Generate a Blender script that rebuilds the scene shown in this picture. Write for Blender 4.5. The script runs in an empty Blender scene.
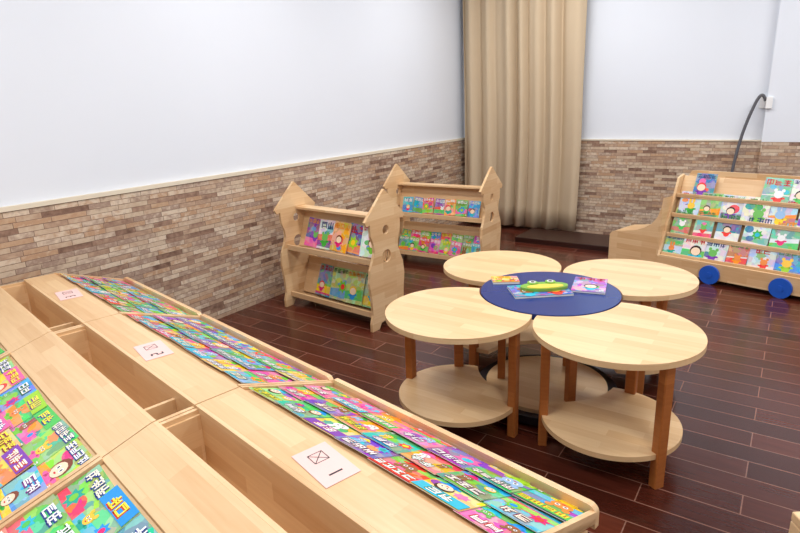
import bpy, math, random
from mathutils import Vector, Matrix
random.seed(7)
D=bpy.data; S=bpy.context.scene
def lin(c):
    return tuple(((x/255)/12.92 if x/255<=.04045 else ((x/255+.055)/1.055)**2.4) for x in c[:3])+(1,)
# ---------------- materials ----------------
def newmat(n,rough=.5,spec=.5):
    m=D.materials.new(n);m.use_nodes=True;nt=m.node_tree
    b=nt.nodes['Principled BSDF'];b.inputs['Roughness'].default_value=rough
    b.inputs['Specular IOR Level'].default_value=spec
    return m,nt,b
def plain(n,c,rough=.5,spec=.5,var=.05):
    m,nt,b=newmat(n,rough,spec)
    tc=nt.nodes.new('ShaderNodeTexCoord');no=nt.nodes.new('ShaderNodeTexNoise');no.inputs['Scale'].default_value=9
    r=nt.nodes.new('ShaderNodeValToRGB');l=lin(c)
    r.color_ramp.elements[0].color=tuple(x*(1-var) for x in l[:3])+(1,);r.color_ramp.elements[1].color=tuple(min(1,x*(1+var)) for x in l[:3])+(1,)
    nt.links.new(tc.outputs['Object'],no.inputs['Vector']);nt.links.new(no.outputs[0],r.inputs[0]);nt.links.new(r.outputs[0],b.inputs['Base Color'])
    return m
def wood(n,c1,c2,rough=.35,bw=.32,rh=.045):
    m,nt,b=newmat(n,rough)
    N=nt.nodes.new;L=nt.links.new
    uv=N('ShaderNodeUVMap');uv.uv_map='UVMap'
    br=N('ShaderNodeTexBrick');br.offset=.37;br.inputs['Scale'].default_value=1
    br.inputs['Brick Width'].default_value=bw;br.inputs['Row Height'].default_value=rh;br.inputs['Mortar Size'].default_value=.0004
    br.inputs['Color1'].default_value=(0,0,0,1);br.inputs['Color2'].default_value=(1,1,1,1);br.inputs['Mortar'].default_value=(.3,.3,.3,1)
    L(uv.outputs[0],br.inputs['Vector'])
    mp=N('ShaderNodeMapping');mp.inputs['Scale'].default_value=(4,60,4);L(uv.outputs[0],mp.inputs[0])
    no=N('ShaderNodeTexNoise');no.inputs['Scale'].default_value=1.5;no.inputs['Detail'].default_value=5;L(mp.outputs[0],no.inputs['Vector'])
    mx=N('ShaderNodeMix');mx.data_type='RGBA';mx.inputs[0].default_value=.5
    L(br.outputs['Color'],mx.inputs[6]);L(no.outputs[0],mx.inputs[7])
    r=N('ShaderNodeValToRGB');r.color_ramp.elements[0].position=.1;r.color_ramp.elements[1].position=.85
    r.color_ramp.elements[0].color=lin(c1);r.color_ramp.elements[1].color=lin(c2)
    L(mx.outputs[2],r.inputs[0]);L(r.outputs[0],b.inputs['Base Color'])
    return m
WOOD=wood('light_wood',(208,162,112),(236,203,158))
WOODT=wood('table_wood',(216,175,124),(238,206,160),.3)
LEG=wood('leg_wood',(158,88,36),(198,124,62),.4,2,.2)
WALL,nt,b=newmat('white_paint',.8,.2)
no=nt.nodes.new('ShaderNodeTexNoise');no.inputs['Scale'].default_value=1.2;r=nt.nodes.new('ShaderNodeValToRGB')
r.color_ramp.elements[0].color=lin((224,229,237));r.color_ramp.elements[1].color=lin((229,234,242))
tc=nt.nodes.new('ShaderNodeTexCoord');nt.links.new(tc.outputs['Object'],no.inputs['Vector']);nt.links.new(no.outputs[0],r.inputs[0]);nt.links.new(r.outputs[0],b.inputs['Base Color'])
# stone veneer
STONE,nt,b=newmat('stone_veneer',.75,.3)
N=nt.nodes.new;L=nt.links.new
uv=N('ShaderNodeUVMap');uv.uv_map='UVMap'
def brick(w,h,mort,off,seed):
    mp=N('ShaderNodeMapping');mp.inputs['Location'].default_value=(seed,seed*.37,0);L(uv.outputs[0],mp.inputs[0])
    br=N('ShaderNodeTexBrick');br.offset=off;br.squash=1.5;br.squash_frequency=3;br.inputs['Scale'].default_value=1
    br.inputs['Brick Width'].default_value=w;br.inputs['Row Height'].default_value=h;br.inputs['Mortar Size'].default_value=mort;br.inputs['Mortar Smooth'].default_value=.3
    br.inputs['Color1'].default_value=(0,0,0,1);br.inputs['Color2'].default_value=(1,1,1,1);br.inputs['Mortar'].default_value=(.45,.45,.45,1)
    L(mp.outputs[0],br.inputs['Vector']);return br
b1=brick(.115,.0272,.0014,.43,0)
no=N('ShaderNodeTexNoise');no.inputs['Scale'].default_value=30;no.inputs['Detail'].default_value=6;L(uv.outputs[0],no.inputs['Vector'])
mx=N('ShaderNodeMix');mx.data_type='RGBA';mx.inputs[0].default_value=.32;L(b1.outputs['Color'],mx.inputs[6]);L(no.outputs[0],mx.inputs[7])
r=N('ShaderNodeValToRGB');cr=r.color_ramp
cols=[(.12,(112,84,70)),(.22,(150,120,102)),(.34,(186,158,134)),(.46,(204,184,160)),(.56,(160,134,118)),(.68,(216,198,176)),(.78,(182,146,116)),(.9,(198,170,142))]
while len(cr.elements)<len(cols):cr.elements.new(.5)
for e,(p,c) in zip(cr.elements,cols):e.position=p;e.color=lin(c)
L(mx.outputs[2],r.inputs[0])
mm=N('ShaderNodeMix');mm.data_type='RGBA';L(b1.outputs['Fac'],mm.inputs[0]);L(r.outputs[0],mm.inputs[6]);mm.inputs[7].default_value=lin((120,94,78))
L(mm.outputs[2],b.inputs['Base Color'])
bp=N('ShaderNodeBump');bp.inputs['Strength'].default_value=.6;bp.inputs['Distance'].default_value=.006
L(mx.outputs[2],bp.inputs['Height']);L(bp.outputs[0],b.inputs['Normal'])
# floor
FLOOR,nt,b=newmat('wood_tile_floor',.21,.5)
N=nt.nodes.new;L=nt.links.new
uv=N('ShaderNodeUVMap');uv.uv_map='UVMap'
br=N('ShaderNodeTexBrick');br.offset=.5;br.inputs['Scale'].default_value=1
br.inputs['Brick Width'].default_value=.6;br.inputs['Row Height'].default_value=.11;br.inputs['Mortar Size'].default_value=.002;br.inputs['Mortar Smooth'].default_value=.1
br.inputs['Color1'].default_value=lin((68,28,19));br.inputs['Color2'].default_value=lin((98,45,31));br.inputs['Mortar'].default_value=lin((150,108,92))
L(uv.outputs[0],br.inputs['Vector'])
mp=N('ShaderNodeMapping');mp.inputs['Scale'].default_value=(3,40,1);L(uv.outputs[0],mp.inputs[0])
no=N('ShaderNodeTexNoise');no.inputs['Scale'].default_value=2;no.inputs['Detail'].default_value=6;L(mp.outputs[0],no.inputs['Vector'])
mx=N('ShaderNodeMix');mx.data_type='RGBA';mx.blend_type='MULTIPLY';mx.inputs[0].default_value=.55
r=N('ShaderNodeValToRGB');r.color_ramp.elements[0].position=.3;r.color_ramp.elements[0].color=(.45,.4,.4,1);r.color_ramp.elements[1].position=.7
L(no.outputs[0],r.inputs[0]);L(br.outputs['Color'],mx.inputs[6]);L(r.outputs[0],mx.inputs[7]);L(mx.outputs[2],b.inputs['Base Color'])
bp=N('ShaderNodeBump');bp.inputs['Strength'].default_value=.25;bp.inputs['Distance'].default_value=.002;bp.invert=True
L(br.outputs['Fac'],bp.inputs['Height']);L(bp.outputs[0],b.inputs['Normal'])
# others
CURT=plain('curtain_fabric',(200,180,152),.9,.1,.02)
TRIM=plain('cream_trim',(226,214,192),.4)
BLUE=plain('blue_laminate',(8,48,120),.22)
BLUEW=plain('blue_wheel',(28,90,195),.35)
BLACK=plain('black_rubber',(18,18,26),.4)
DARK=plain('dark_slab_brown',(48,22,18),.3)
WHITE=plain('white_plastic',(236,236,236),.4)
GREY=plain('grey_hose',(92,92,98),.5)
CARD=plain('pink_card',(242,200,194),.6)
# book
BOOK,nt,b=newmat('book_cover',.25,.5)
N=nt.nodes.new;L=nt.links.new
at=N('ShaderNodeAttribute');at.attribute_name='Col'
tc=N('ShaderNodeTexCoord');vo=N('ShaderNodeTexVoronoi');vo.inputs['Scale'].default_value=30
no=N('ShaderNodeTexNoise');no.inputs['Scale'].default_value=30;no.inputs['Detail'].default_value=2;L(tc.outputs['Object'],no.inputs['Vector'])
va=N('ShaderNodeVectorMath');va.operation='MULTIPLY_ADD';va.inputs[1].default_value=(.05,.05,.05);L(no.outputs['Color'],va.inputs[0]);L(tc.outputs['Object'],va.inputs[2]);L(va.outputs[0],vo.inputs['Vector'])
hs=N('ShaderNodeHueSaturation');hs.inputs['Saturation'].default_value=1.2;hs.inputs['Value'].default_value=1.15;L(vo.outputs['Color'],hs.inputs['Color'])
ml=N('ShaderNodeMath');ml.operation='MULTIPLY';ml.inputs[1].default_value=.36;L(at.outputs['Alpha'],ml.inputs[0])
mx=N('ShaderNodeMix');mx.data_type='RGBA';L(ml.outputs[0],mx.inputs[0]);L(at.outputs['Color'],mx.inputs[6]);L(hs.outputs[0],mx.inputs[7])
L(mx.outputs[2],b.inputs['Base Color'])

# ---------------- mesh accumulator ----------------
class M:
    def __init__(s,name):
        s.n=name;s.v=[];s.f=[];s.m=[];s.c=[];s.mats=[];s.sm=[]
    def mi(s,mat):
        if mat not in s.mats:s.mats.append(mat)
        return s.mats.index(mat)
    def add(s,vs,fs,mat,mx=None,col=None,smooth=False):
        o=len(s.v);k=s.mi(mat)
        for p in vs:
            p=Vector(p);s.v.append(mx@p if mx else p)
        for f in fs:
            s.f.append([o+i for i in f]);s.m.append(k);s.c.append(col or (1,1,1,0));s.sm.append(smooth)
    def box(s,a,b,mat,mx=None,col=None,bev=0):
        (x0,y0,z0),(x1,y1,z1)=a,b
        if bev:
            return s.prism([(x0+bev,y0),(x1-bev,y0),(x1,y0+bev),(x1,y1-bev),(x1-bev,y1),(x0+bev,y1),(x0,y1-bev),(x0,y0+bev)],z0,z1,mat,mx,col)
        vs=[(x0,y0,z0),(x1,y0,z0),(x1,y1,z0),(x0,y1,z0),(x0,y0,z1),(x1,y0,z1),(x1,y1,z1),(x0,y1,z1)]
        s.add(vs,[(3,2,1,0),(4,5,6,7),(0,1,5,4),(1,2,6,5),(2,3,7,6),(3,0,4,7)],mat,mx,col)
    def prism(s,pts,z0,z1,mat,mx=None,col=None,smat=None):
        n=len(pts)
        vs=[(p[0],p[1],z0) for p in pts]+[(p[0],p[1],z1) for p in pts]
        s.add(vs,[tuple(range(n-1,-1,-1)),tuple(range(n,2*n))],mat,mx,col)
        s.add(vs,[(i,(i+1)%n,n+(i+1)%n,n+i) for i in range(n)],smat or mat,mx,col)
    def ring(s,r0,r1,cx,cy,z0,z1,mat,n=72):
        vs=[]
        for i in range(n):
            c,q=math.cos(6.28318*i/n),math.sin(6.28318*i/n)
            vs+=[(cx+r0*c,cy+r0*q,z0),(cx+r1*c,cy+r1*q,z0),(cx+r1*c,cy+r1*q,z1),(cx+r0*c,cy+r0*q,z1)]
        fs=[]
        for i in range(n):
            a=4*i;b_=4*((i+1)%n)
            for k in range(4):
                l=(k+1)%4;fs.append((a+k,b_+k,b_+l,a+l))
        s.add(vs,fs,mat)
    def holes(s,outer,holes,t,mat,mx):
        cu=D.curves.new('tmp','CURVE');cu.dimensions='2D';cu.fill_mode='BOTH';cu.extrude=t/2
        for pl in [outer]+holes:
            sp=cu.splines.new('POLY');sp.points.add(len(pl)-1);sp.use_cyclic_u=True
            for q,p in zip(sp.points,pl):q.co=(p[0],p[1],0,1)
        ob=D.objects.new('tmp',cu);S.collection.objects.link(ob)
        me=D.meshes.new_from_object(ob.evaluated_get(bpy.context.evaluated_depsgraph_get()))
        s.add([v.co.copy() for v in me.vertices],[tuple(p.vertices) for p in me.polygons],mat,mx)
        D.objects.remove(ob);D.curves.remove(cu);D.meshes.remove(me)
    def build(s,bevel=0,uvang=0):
        me=D.meshes.new(s.n);me.from_pydata([tuple(v) for v in s.v],[],s.f)
        for m in s.mats:me.materials.append(m)
        me.polygons.foreach_set('material_index',s.m)
        me.polygons.foreach_set('use_smooth',s.sm)
        uvs=[];cols=[]
        cc,ss=math.cos(uvang),math.sin(uvang)
        for p in me.polygons:
            n=p.normal;n=(cc*n.x+ss*n.y,-ss*n.x+cc*n.y,n.z);a=max(range(3),key=lambda i:abs(n[i]))
            for li in p.loop_indices:
                co=me.vertices[me.loops[li].vertex_index].co
                co=(cc*co.x+ss*co.y,-ss*co.x+cc*co.y,co.z)
                uvs+=((co[1],co[2]),(co[0],co[2]),(co[0],co[1]))[a]
                cols+=s.c[p.index]
        me.uv_layers.new(name='UVMap');me.uv_layers['UVMap'].data.foreach_set('uv',uvs)
        me.color_attributes.new('Col','FLOAT_COLOR','CORNER');me.color_attributes['Col'].data.foreach_set('color',cols)
        me.update()
        ob=D.objects.new(s.n,me);S.collection.objects.link(ob)
        if bevel:
            bm=ob.modifiers.new('b','BEVEL');bm.width=bevel;bm.segments=2;bm.limit_method='ANGLE';bm.angle_limit=math.radians(50)
        return ob
def circ(r,cx=0,cy=0,n=64,a0=0):
    return [(cx+r*math.cos(a0+2*math.pi*i/n),cy+r*math.sin(a0+2*math.pi*i/n)) for i in range(n)]
def frame(origin,ang):
    return Matrix.Translation(Vector(origin))@Matrix.Rotation(ang,4,'Z')
def basis(o,x,y,z):
    m=Matrix.Identity(4)
    for i,v in enumerate((x,y,z,o)):
        for j in range(3):m[j][i]=v[j]
    return m
# ---------------- books ----------------
BR=[(235,30,120),(245,60,50),(255,150,20),(255,215,30),(60,180,60),(20,170,150),(30,150,230),(130,60,180),(245,100,170),(160,215,40),(80,200,90),(40,190,220),(120,205,60)]
SOFT=[(240,240,235),(200,225,235),(245,230,190),(120,190,190),(230,150,120),(250,245,240),(160,205,150),(235,200,80),(110,150,205)]
def col(c,a=0):
    l=lin(c);return (l[0],l[1],l[2],a)
GS=[(-.5,.45,.5,.3),(-.5,.07,.5,-.07),(-.5,-.33,.5,-.47),(-.1,.5,.08,-.5),(-.48,.4,-.33,-.45),(.34,.4,.48,-.4),(-.3,.25,.3,.15),(-.3,-.15,.3,-.25)]
def glyph(mm,mx,cx,cy,s,z,c,sh=None):
    st=random.sample(GS,5)
    for k,(dx,zz,cc,g) in enumerate([(s*.07,z-.00025,sh,.06),(0,z,c,0)] if sh else [(0,z,c,0)]):
        for x0,y0,x1,y1 in st:
            a=(cx+dx+(min(x0,x1)-g)*s,cy-dx+(min(y0,y1)-g)*s);b=(cx+dx+(max(x0,x1)+g)*s,cy-dx+(max(y0,y1)+g)*s)
            mm.add([(a[0],a[1],zz),(b[0],a[1],zz),(b[0],b[1],zz),(a[0],b[1],zz)],[(0,1,2,3)],BOOK,mx,cc)
def disc(mm,mx,cx,cy,rx,ry,z,c,n=12,a0=0,star=0):
    vs=[]
    for i in range(n):
        k=star if (star and i%2) else 1
        vs.append((cx+rx*k*math.cos(a0+6.2832*i/n),cy+ry*k*math.sin(a0+6.2832*i/n),z))
    mm.add(vs,[tuple(range(n))],BOOK,mx,c)
SK=(252,222,190)
def figure(mm,mx,cx,cy,r,z,detail):
    kind=random.choice('ppabcss')
    body=random.choice(BR)
    if kind=='s':
        disc(mm,mx,cx,cy,r*1.5,r*1.5,z,col(random.choice(BR)),14,random.random(),.6);disc(mm,mx,cx,cy,r*.6,r*.6,z+.0002,col(random.choice(BR)));return
    disc(mm,mx,cx,cy-r*1.2,r*.85,r*1.0,z,col(body))
    disc(mm,mx,cx-r*.9,cy-r*1.1,r*.5,r*.25,z,col(body),8);disc(mm,mx,cx+r*.9,cy-r*.9,r*.5,r*.25,z,col(body),8)
    fur=random.choice([(250,200,60),(240,240,240),(150,100,60),(240,140,60),(110,190,90),(150,190,230)])
    if kind=='p':
        disc(mm,mx,cx,cy+.1*r,r*1.15,r*1.1,z+.0002,col(random.choice([(60,35,25),(245,200,40),(130,60,30),(230,60,60),(40,30,40)])));face=SK
    else:
        e=.75 if kind!='b' else .45;ey=.8 if kind!='b' else 1.25
        for sx in(-1,1):disc(mm,mx,cx+sx*e*r,cy+ey*r,r*.35,r*(.4 if kind!='b' else .75),z+.0002,col(fur),10)
        face=fur
    disc(mm,mx,cx,cy-.1*r,r*.95,r*.85,z+.0004,col(face))
    if detail:
        for sx in(-.35,.35):
            disc(mm,mx,cx+sx*r,cy,r*.22,r*.28,z+.0006,col((255,255,255)),8);disc(mm,mx,cx+sx*r,cy,r*.12,r*.17,z+.0008,col((20,20,30)),6)
        disc(mm,mx,cx,cy-.5*r,r*.24,r*.1,z+.0006,col((210,40,50)),6)
def book(mm,mx,w,h,t=.005,pal=BR,detail=1,pat=1):
    c=random.choice(pal)
    mm.box((-w/2,0,0),(w/2,h,t*.8),BOOK,mx,col((238,236,230)))
    mm.box((-w/2-.0005,-.0005,t*.8),(w/2+.0005,h+.0005,t),BOOK,mx,col(c))
    z=t+.0003
    mm.add([(-w/2,0,z),(w/2,0,z),(w/2,h,z),(-w/2,h,z)],[(0,1,2,3)],BOOK,mx,col(c,pat))
    z+=.0002
    for k in range(random.choice([2,3,4])):   # scenery shapes
        c2=random.choice(pal if random.random()<.5 else BR)
        if random.random()<.4:
            y0=random.uniform(0,.2)*h;y1=y0+random.uniform(.15,.35)*h
            mm.add([(-w/2,y0,z),(w/2,y0*random.uniform(.3,1.8),z),(w/2,y1,z),(-w/2,y1*random.uniform(.7,1),z)],[(0,1,2,3)],BOOK,mx,col(c2,.5*pat))
        else:
            rr=random.uniform(.1,.22)*w;disc(mm,mx,random.uniform(-.5*w+rr,.5*w-rr),random.uniform(rr,.7*h),rr,rr*random.uniform(.6,1),z,col(c2,.4*pat),14,0,random.choice([0,0,.7]))
        z+=.00012
    n_=random.choice([1,1,2]) if detail else 1
    for k in range(n_):
        r=random.uniform(.14,.22)*w if n_==1 else random.uniform(.09,.14)*w
        cx=random.uniform(-.22,.22)*w if n_==1 else (-.24+.48*k)*w;cy=random.uniform(.33,.46)*h
        figure(mm,mx,cx,cy,r,z,detail);z+=.0001
    z+=.0011
    tc_=random.choice([(255,255,255),(255,255,255),(255,240,60),(255,250,230)] if pal is BR else [(200,40,40),(40,60,120),(60,130,70),(240,150,30)])
    n=random.choice([2,3,4]);s=min(w*.9/n,h*.3)
    yb=h-s*.62
    if detail and random.random()<.35:
        mm.add([(-w*.49,yb-s*.6,z-.0004),(w*.49,yb-s*.55,z-.0004),(w*.49,h,z-.0004),(-w*.49,h,z-.0004)],[(0,1,2,3)],BOOK,mx,col(random.choice(pal)))
    shc=col(random.choice([(30,60,140),(150,20,60),(30,110,50),(120,40,130),(200,60,20)])) if detail and pal is BR else None
    for i in range(n):
        glyph(mm,mx,(-n/2+.5+i)*s*1.02,yb,s*.82,z,col(tc_),shc)
    if detail:
        glyph(mm,mx,w*.38,h*.1,h*.09,z,col((255,255,255)))

# ---------------- room ----------------
XL,XR,Y0,YB,HC=-3.0,2.6,-1.6,5.62,2.9
def rbox(name,a,b,mat,bevel=0):
    m=M(name);m.box(a,b,mat);return m.build(bevel)
rbox('floor',(XL-.1,Y0-.1,-.1),(XR+.1,YB+.1,0),FLOOR)
rbox('ceiling',(XL-.1,Y0-.1,HC),(XR+.1,YB+.1,HC+.1),WALL)
rbox('wall_left',(XL-.1,Y0-.1,0),(XL,YB+.1,HC),WALL)
rbox('wall_back',(XL,YB,0),(XR,YB+.1,HC),WALL)
rbox('wall_right',(XR,Y0,0),(XR+.1,YB,HC),WALL)
rbox('wall_front',(XL,Y0-.1,0),(XR+.1,Y0,HC),WALL)
DH=.9
rbox('trim_1',(XL,Y0,0),(XL+.02,YB,DH),STONE)
rbox('trim_2',(XL+.02,YB-.02,0),(-.24,YB,DH),STONE)
rbox('trim_3',(XL,Y0,DH),(XL+.026,YB,DH+.022),TRIM)
rbox('trim_4',(XL+.026,YB-.026,DH),(-.24,YB,DH+.012),TRIM)
m=M('wall_pilaster');m.box((-.24,YB-.07,DH),(XR,YB,HC),WALL);m.box((-.24,YB-.07,0),(XR,YB,DH),STONE);m.build()
def lamp(x,y,e,sx=1.2,sy=.3):
    m=M('ceiling_light');m.box((x-sx/2-.03,y-sy/2-.03,HC-.05),(x+sx/2+.03,y+sy/2+.03,HC),WHITE);m.build()
    l=D.lights.new('ceiling_lamp','AREA');l.shape='RECTANGLE';l.size=sx;l.size_y=sy;l.energy=e;l.color=(1,.99,.975)
    o=D.objects.new('ceiling_lamp',l);o.location=(x,y,HC-.06);S.collection.objects.link(o)
for x in(-1.6,.9):
    for y in(.3,2.4,4.4):lamp(x,y,31)
w=D.worlds.new('w');S.world=w;w.use_nodes=True;w.node_tree.nodes['Background'].inputs[0].default_value=(.8,.9,1,1);w.node_tree.nodes['Background'].inputs[1].default_value=.5
# curtain
m=M('curtain')
nx,nz=260,14;x0,x1=-2.93,-1.70
vs=[];fs=[]
for i in range(nx+1):
    t=i/nx;x=x0+(x1-x0)*t
    for j in range(nz+1):
        z=.04+(HC-.12)*j/nz
        ph=t*7.3*2*math.pi+.9*math.sin(t*11)+.5*math.sin(t*23+1)
        amp=.052*(.75+.25*math.sin(t*17))*(1-.15*j/nz)
        y=5.47+amp*math.sin(ph+.25*math.sin(z*1.6+t*5))+.008*math.sin(2*ph)
        vs.append((x+.01*math.cos(ph)+ (.015*math.sin(z*2) if 0<i<nx else 0),y,z))
for i in range(nx):
    for j in range(nz):
        a=i*(nz+1)+j;fs.append((a,a+nz+1,a+nz+2,a+1))
m.add(vs,fs,CURT,smooth=True);m.box((x0,5.42,HC-.12),(x1+.05,5.5,HC-.08),WHITE)
ob=m.build();sd=ob.modifiers.new('s','SOLIDIFY');sd.thickness=.004
rbox('low_dark_slab',(-2.1,4.95,0),(-.9,5.38,.05),DARK,.004)  # low dark brown slab on the floor in front of the curtain

# ---------------- flower table group ----------------
SH=Vector((-.57,.82))*.042
BC=Vector((-.79,2.27))+SH;RB=.296;RO=.295;TH=.5
pet=[(-1.03,1.88,(178,2,118)),(-.435,1.985,(-34,202,85)),(-1.145,2.555,(150,30,262)),(-.55,2.66,(60,180,300))]
def petal(cx,cy,r,rc):
    c=Vector((cx,cy));d=(BC-c).length
    if d>=r+rc:return circ(r,cx,cy,72)
    pts=[];a=(r*r-rc*rc+d*d)/(2*d);h=math.sqrt(r*r-a*a);e=(BC-c)/d;pn=Vector((-e.y,e.x))
    p1=c+e*a+pn*h;p2=c+e*a-pn*h
    a1=math.atan2(p1.y-cy,p1.x-cx);a2=math.atan2(p2.y-cy,p2.x-cx)
    while a2<a1:a2+=2*math.pi
    for i in range(61):
        t=a1+(a2-a1)*i/60;pts.append((cx+r*math.cos(t),cy+r*math.sin(t)))
    b2=math.atan2(p2.y-BC.y,p2.x-BC.x);b1=math.atan2(p1.y-BC.y,p1.x-BC.x)
    while b1>b2:b1-=2*math.pi
    for i in range(1,24):
        t=b2+(b1-b2)*i/24;pts.append((BC.x+rc*math.cos(t),BC.y+rc*math.sin(t)))
    return pts
for cx,cy,legs in pet:
    cx+=SH.x;cy+=SH.y
    m=M('petal_table')
    m.prism(petal(cx,cy,RO,RB+.006),TH-.022,TH,WOODT)
    rl=.252
    m.prism(petal(cx,cy,rl,RB+.012),.115,.135,WOODT)
    for a in legs:
        a=math.radians(a);px=cx+(rl-.008)*math.cos(a);py=cy+(rl-.008)*math.sin(a)
        m.box((-.017,-.021,0),(.017,.021,TH-.0225),LEG,frame((px,py,0),a),bev=.004)
    m.build(.003)
m=M('blue_center_table')
m.prism(circ(RB,BC.x,BC.y,72),TH-.022,TH+.002,BLUE,smat=BLUE)
m.prism(circ(.268,BC.x,BC.y,72),.05,.068,WOODT)
m.ring(.275,.312,BC.x,BC.y,.02,.055,BLACK)
m.prism(circ(.28,BC.x,BC.y,72),.02,.0499,BLACK)
m.prism(circ(.24,BC.x,BC.y,48),0,.02,BLACK)
for a in(80,200,320):
    a=math.radians(a);m.box((-.017,-.018,.069),(.017,.018,TH-.0225),LEG,frame((BC.x+.2*math.cos(a),BC.y+.2*math.sin(a),0),a))
m.build(.002)
def flatbook(name,x,y,ang,w,h,pal,z=TH+.003,t=.006,tilt=0,d=1):
    m=M(name);book(m,frame((x,y,z),math.radians(ang))@Matrix.Rotation(tilt,4,'X'),w,h,t,pal,d);m.build()
flatbook('picture_book',-1.015,2.305,32,.12,.085,[(225,50,40),(250,180,40)],t=.012)
flatbook('picture_book',-.80,2.215,38,.25,.15,[(40,130,170),(30,110,180)],t=.01)
flatbook('picture_book',-.66,2.35,12,.14,.2,[(150,90,190),(230,140,190)],t=.008)
m=M('frog_board_book')
T=frame((-.835,2.30,TH+.0145),math.radians(38))
GRN=plain('frog_green',(120,172,62),.35,var=.3);YEL=plain('board_book_yellow',(236,206,80),.35)
m.prism([(x*.105,y*.05) for x,y in circ(1,n=36)],0,.012,GRN,T)
m.prism([(x*.08,y*.026-.016) for x,y in circ(1,n=30)],.0121,.015,YEL,T)
for sx in(-.04,.04):
    m.prism(circ(.023,sx,.04,24),0,.016,GRN,T);m.prism(circ(.014,sx,.042,20),.0161,.018,WHITE,T);m.prism(circ(.008,sx,.04,14),.0181,.019,BLACK,T)
m.build(.0015)

# ---------------- display racks (foreground) ----------------
UA=math.radians(-10.7)
UV=frame((0,0,0),UA)
VP,VT=.298,.42
def rack(u0,u1,num):
    m=M('book_display_rack')
    L_=u1-u0
    zt=.6
    def bx(a,b,mat=WOOD):m.box(a,b,mat,UV)
    def sheet(v0,z0,v1,z1,t,ua=u0,ub=u1,mat=WOOD):
        vs=[];
        for u in(ua,ub):vs+=[(u,v0,z0-t),(u,v1,z1-t),(u,v1,z1),(u,v0,z0)]
        m.add(vs,[(0,1,2,3),(7,6,5,4),(0,4,5,1),(1,5,6,2),(2,6,7,3),(3,7,4,0)],mat,UV)
    bx((u0,.542,zt-.02),(u1,.657,zt))
    sheet(.657,zt-.006,.96,.482,.015)
    sheet(VP,.563,VT,zt,.018)
    sheet(-.02,.465,VP,.555,.015)
    bx((u0,-.035,.44),(u1,-.02,.49))
    r_=.02;pts=[(u0,.455),(u1,.455)]
    for i in range(7):
        t=math.pi/2*i/6;pts.append((u1-r_+r_*math.cos(t),.508-r_+r_*math.sin(t)))
    for i in range(7):
        t=math.pi/2+math.pi/2*i/6;pts.append((u0+r_+r_*math.cos(t),.508-r_+r_*math.sin(t)))
    m.prism(pts,0,.016,WOOD,UV@basis(Vector((0,.974,0)),Vector((1,0,0)),Vector((0,0,1)),Vector((0,-1,0))))
    for k in(u0,u1-.012):
        sheet(.657,zt+.003,.96,.497,.03,k,k+.012)
        sheet(-.02,.48,VP,.57,.03,k,k+.012)
    bx((u0,.53,.36),(u1,.542,zt)); bx((u0,VT,.36),(u1,VT+.012,zt)); bx((u0+.012,VT+.012,.40),(u1-.012,.53,.412))
    for k in(u0,u1-.012,u1-.135):
        bx((k,VT+.012,.412),(k+.012,.53,zt-.008 if k!=u1-.135 else zt-.03))
    for k in(u0+.002,u1-.02):
        pts=[(.02,0),(.02,.455),(VT,.58),(.542,.58),(.657,.57),(.93,.47),(.93,0),(.80,0),(.72,.1),(.25,.1),(.17,0)]
        mm=UV@basis(Vector((k,0,0)),Vector((0,1,0)),Vector((0,0,1)),Vector((1,0,0)))
        m.prism(pts,0,.018,WOOD,mm)
    bx((u0+.02,.47,.1),(u1-.02,.485,.36))
    uc=(u0+u1)/2+.01
    m.box((-.07,-.042,0),(.07,.042,.0015),CARD,UV@frame((uc,.60,zt+.0005),math.radians(-6)))
    cm=UV@frame((uc,.60,zt+.0022),math.radians(174))
    def st(x0,y0,x1,y1,w=.003):
        d=Vector((x1-x0,y1-y0,0));n=Vector((-d.y,d.x,0)).normalized()*w/2
        a=Vector((x0,y0,0));b_=Vector((x1,y1,0))
        m.add([a-n,b_-n,b_+n,a+n],[(0,1,2,3)],BLACK,cm)
    q=.017;ox=.028
    for e in((-q,-q,q,-q),(q,-q,q,q),(q,q,-q,q),(-q,q,-q,-q),(-q,-q,q,q),(-q,q,q,-q)):st(e[0]+ox,e[1],e[2]+ox,e[3],.002)
    dg={1:[(0,1,0,-1)],2:[(-.6,1,.6,1),(.6,1,.6,0),(.6,0,-.6,0),(-.6,0,-.6,-1),(-.6,-1,.6,-1)],3:[(-.6,1,.6,1),(.6,1,.6,-1),(.6,0,-.6,0),(-.6,-1,.6,-1)]}[num]
    for e in dg:st(-.04+e[0]*.011,e[1]*.016,-.04+e[2]*.011,e[3]*.016,.005)
    ro=m.build(.0015,UA)
    bk=M('rack_picture_books')
    du=(L_-.03)/7
    for side in(1,-1):
        if side==1:sl=math.atan2(.594-.482,.303)
        else:sl=math.atan2(.555-.465,VP+.02)
        for row in range(3):
            for i in range(7):
                u=u0+.015+du*(i+.5)+random.uniform(-.003,.003)
                bh=.108 if side==1 else .112
                if side==1:
                    vt=.672+row*.088;zz=.594-(vt-.657)*math.tan(sl)
                    up=Vector((0,-math.cos(sl),math.sin(sl)));xr=Vector((-1,0,0))
                else:
                    vt=VP-.006-row*.094;zz=.555-(VP-vt)*math.tan(sl)
                    up=Vector((0,math.cos(sl),math.sin(sl)));xr=Vector((1,0,0))
                nn=xr.cross(up)
                o=Vector((u,vt+random.uniform(-.005,.003),zz))-up*bh+nn*(.001+.0022*(i%2))
                mx=UV@basis(o,xr,up,nn)@Matrix.Rotation(.0072/bh,4,'X')@Matrix.Rotation(math.radians(random.uniform(-4,4)),4,'Z')
                book(bk,mx,du*1.03,bh,.0018,pat=.8)
    bo=bk.build();bo.parent=ro
rack(-1.30,-.43,1);rack(-2.172,-1.304,2);rack(-3.01,-2.176,3)

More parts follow.
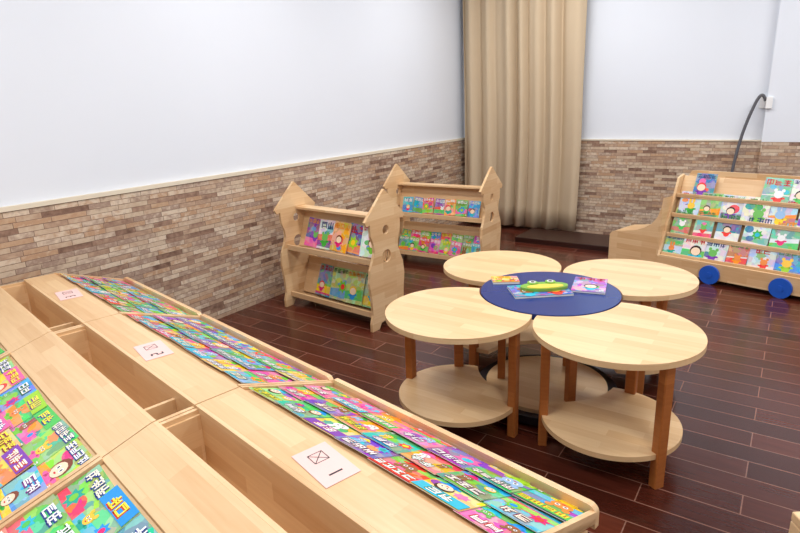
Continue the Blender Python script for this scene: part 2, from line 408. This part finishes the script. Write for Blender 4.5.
# ---------------- castle book stands ----------------
def stand(right,left,H,rows,seedn,ledges=(.41,.08),ds=1.05):
    random.seed(seedn)
    R_=Vector((right[0],right[1],0));L_=Vector((left[0],left[1],0))
    xd=(R_-L_);W=xd.length;xd.normalize();yd=Vector((-xd.y,xd.x,0));zd=Vector((0,0,1))
    T=basis(L_,xd,yd,zd)
    m=M('house_shaped_book_stand')
    k=H/.84
    half=[(.0,.84),(.08,.76),(.168,.67),(.155,.645),(.128,.65),(.125,.58),(.105,.53),(.102,.48),(.12,.43),(.142,.38),(.152,.3),(.14,.2),(.135,.1),(.15,.05),(.15,0),(.09,0),(.07,.035),(0,.045)]
    out=[(x*ds,z*k) for x,z in half]+[(-x*ds,z*k) for x,z in half[1:-1][::-1]]
    hl=[circ(.028,0,.60*k,24),circ(.04,.0,.44*k,28)]
    for px in(0,W):
        m.holes(out,hl,.018,WOOD,T@basis(Vector((px,0,0)),Vector((0,1,0)),Vector((0,0,1)),Vector((1,0,0))))
    a,b=.0095,W-.0095
    def sheet(y0,z0,y1,z1,t):
        d=Vector((0,y1-y0,z1-z0));n=Vector((0,-d.z,d.y)).normalized()*t
        vs=[]
        for x in(a,b):
            p=Vector((x,y0,z0));q=Vector((x,y1,z1));vs+=[p-n,q-n,q,p]
        m.add(vs,[(0,1,2,3),(7,6,5,4),(0,4,5,1),(1,5,6,2),(2,6,7,3),(3,7,4,0)],WOOD,T)
    bk=M('stand_picture_books')
    m.box((a,.0,.655*k),(b,.09,.67*k),WOOD,T)
    for lz in ledges:
        sheet(-.09,lz,.03,lz-.02,.014)
        sheet(.0,lz-.005,.085,lz+.235,.012)
        m.box((a,-.105,lz-.015),(b,-.092,lz+.02),WOOD,T)
    m.box((a,.1,.05),(b,.112,.3),WOOD,T)
    m.build(.002,math.atan2(xd.y,xd.x))
    for lz,(n,w,h,start,end,st_,pl) in zip(ledges,rows):
        for q in range(st_):
            for i in range(n):
                x=start+(end-start)*(i+.5)/n
                up=Vector((0,.085,.24)).normalized();xr=Vector((1,0,0));nn=xr.cross(up)
                o=Vector((x,-.02-q*.03,lz+.006))+nn*(.005+.006*(i%3))+ Vector((0,0,(st_-1-q)*.055))
                mx=T@basis(o,xr,up,nn)@Matrix.Rotation(math.radians(random.uniform(-6,6)),4,'Z')
                book(bk,mx,w,h,.004,pl,detail=0,pat=.8)
    bk.build()
CA1=[(250,170,30),(240,120,60),(120,70,150),(60,80,170),(235,240,245),(120,200,210),(240,240,240),(90,160,210)]
CA2=[(90,170,220),(235,240,235),(160,210,120),(240,245,245),(60,150,170),(200,220,120)]
stand((-1.95,2.66),(-2.74,2.73),.84,[(5,.145,.19,.1,.74,1,CA1),(4,.155,.21,.17,.74,1,CA2)],3)
stand((-1.91,4.02),(-2.78,4.0),.82,[(7,.1,.13,.06,.78,1,BR),(8,.1,.12,.03,.82,2,BR)],5,ds=1.2)

# ---------------- car-shaped bookshelf ----------------
random.seed(11)
CA=math.radians(-15)
T=frame((-1.15,4.62,0),CA)
m=M('car_shaped_bookshelf')
Wc=1.75
def face(y,pts,t):
    m.prism(pts,0,t,WOOD,T@basis(Vector((0,y,0)),Vector((1,0,0)),Vector((0,0,1)),Vector((0,-1,0))))
face(.30,[(.41,.03),(.41,.5),(.44,.6),(.455,.72),(.47,.745),(.5,.75),(Wc-.03,.75),(Wc,.72),(Wc,.03)],.018)
hood=[(0.0,.03),(0.0,.24),(.015,.262),(.05,.275),(.12,.285),(.2,.30),(.27,.325),(.33,.365),(.37,.42),(.395,.49),(.405,.57),(.405,.03)]
face(.30,hood,.30)
for px in(.405,Wc-.018):
    m.prism([(-.02,.03),(-.02,.14),(.20,.70),(.282,.72),(.282,.03)],0,.018,WOOD,T@basis(Vector((px,0,0)),Vector((0,1,0)),Vector((0,0,1)),Vector((1,0,0))))
m.box((.42,-.02,.03),(Wc-.02,.0,.15),WOOD,T)
steps=[(.0,.15),(.055,.29),(.11,.43),(.165,.57)]
up=Vector((0,.055,.14)).normalized();xr=Vector((1,0,0));nn=xr.cross(up)
for y,z in steps:
    m.box((.424,y,z-.012),(Wc-.018,y+.09,z),WOOD,T)
    m.box((.424,y-.002,z),(Wc-.018,y+.006,z+.02),WOOD,T)
    mm=T@basis(Vector((.424,y+.05,z)),xr,up,nn);m.box((0,0,-.01),(Wc-.444,.17 if z<.5 else .15,0),WOOD,mm)
for x in(.79,1.23,1.66):
    wm=T@basis(Vector((x,-.021,.067)),Vector((1,0,0)),Vector((0,0,1)),Vector((0,-1,0)))
    m.prism(circ(.067,n=32),0,.02,BLUEW,wm);m.prism(circ(.02,n=20),.0205,.026,BLUEW,wm)
ro=m.build(.003,CA)
bk=M('shelf_picture_books')
CS=[(120,190,160),(235,235,230),(200,220,240),(90,160,70),(225,235,240),(60,120,170),(245,235,225),(140,190,120),(210,110,90)]
lay=[(0,[.46,.60,.74,.89,1.04,1.2,1.36],.15),(1,[.47,.63,.79,.97,1.14,1.3,1.44],.2),(2,[.5,.64,.78,.93,1.09,1.25,1.41],.18),(3,[.56,1.02,1.17,1.33],.17)]
for r_,xs,h in lay:
    y,z=steps[r_]
    for i,x in enumerate(xs):
        o=Vector((x+.04,y+.022,z+.004))+nn*(.005+.005*(i%2))
        book(bk,T@basis(o,xr,up,nn)@Matrix.Rotation(math.radians(random.uniform(-2,2)),4,'Z'),random.uniform(.125,.165),h,.004,CS,detail=0,pat=.7)
bo=bk.build();bo.parent=ro

# socket + hose
m=M('wall_socket');m.box((-.29,YB-.02,1.16),(-.245,YB-.0005,1.25),WHITE);m.box((-.245,YB-.09,1.16),(-.2,YB-.0705,1.25),WHITE);m.build(.003)
cu=D.curves.new('wall_cable','CURVE');cu.dimensions='3D';cu.bevel_depth=.012;cu.bevel_resolution=3
pts=[(-.25,5.56,1.22),(-.265,5.55,1.27),(-.30,5.55,1.26),(-.35,5.55,1.1),(-.385,5.55,.95),(-.42,5.54,.7),(-.44,5.52,.3),(-.44,5.5,.02)]
sp=cu.splines.new('NURBS');sp.points.add(len(pts)-1);sp.order_u=3;sp.use_endpoint_u=True
for q,p in zip(sp.points,pts):q.co=(*p,1)
cu.materials.append(GREY);S.collection.objects.link(D.objects.new('wall_cable',cu))

m=M('low_wooden_bookcase');T=frame((.085,1.225,0),math.radians(35))
m.box((0,-.4,.48),(.6,.0,.5),WOOD,T);m.box((.0,-.4,0),(.018,0,.479),WOOD,T);m.box((.582,-.4,0),(.6,0,.479),WOOD,T)
m.box((.019,-.39,.02),(.581,-.01,.038),WOOD,T);m.box((.019,-.39,.25),(.581,-.01,.268),WOOD,T);m.box((.019,-.012,.04),(.581,-.001,.478),WOOD,T)
m.build(.003)

# ---------------- camera ----------------
f=570;Hc=1.32
h=math.radians(124.8);p=math.radians(16.1);a=math.radians(2.2)
F=Vector((math.cos(h)*math.cos(p),math.sin(h)*math.cos(p),-math.sin(p)))
R=F.cross(Vector((0,0,1))).normalized();U=R.cross(F)
R2=math.cos(a)*R-math.sin(a)*U;U2=math.sin(a)*R+math.cos(a)*U
cd=D.cameras.new('camera');co=D.objects.new('camera',cd);S.collection.objects.link(co)
co.matrix_world=basis(Vector((0,0,Hc)),R2,U2,-F)
cd.sensor_width=36;cd.lens=f/800*36;cd.clip_start=.02
S.camera=co
S.view_settings.view_transform='Standard'
S.view_settings.exposure=.06
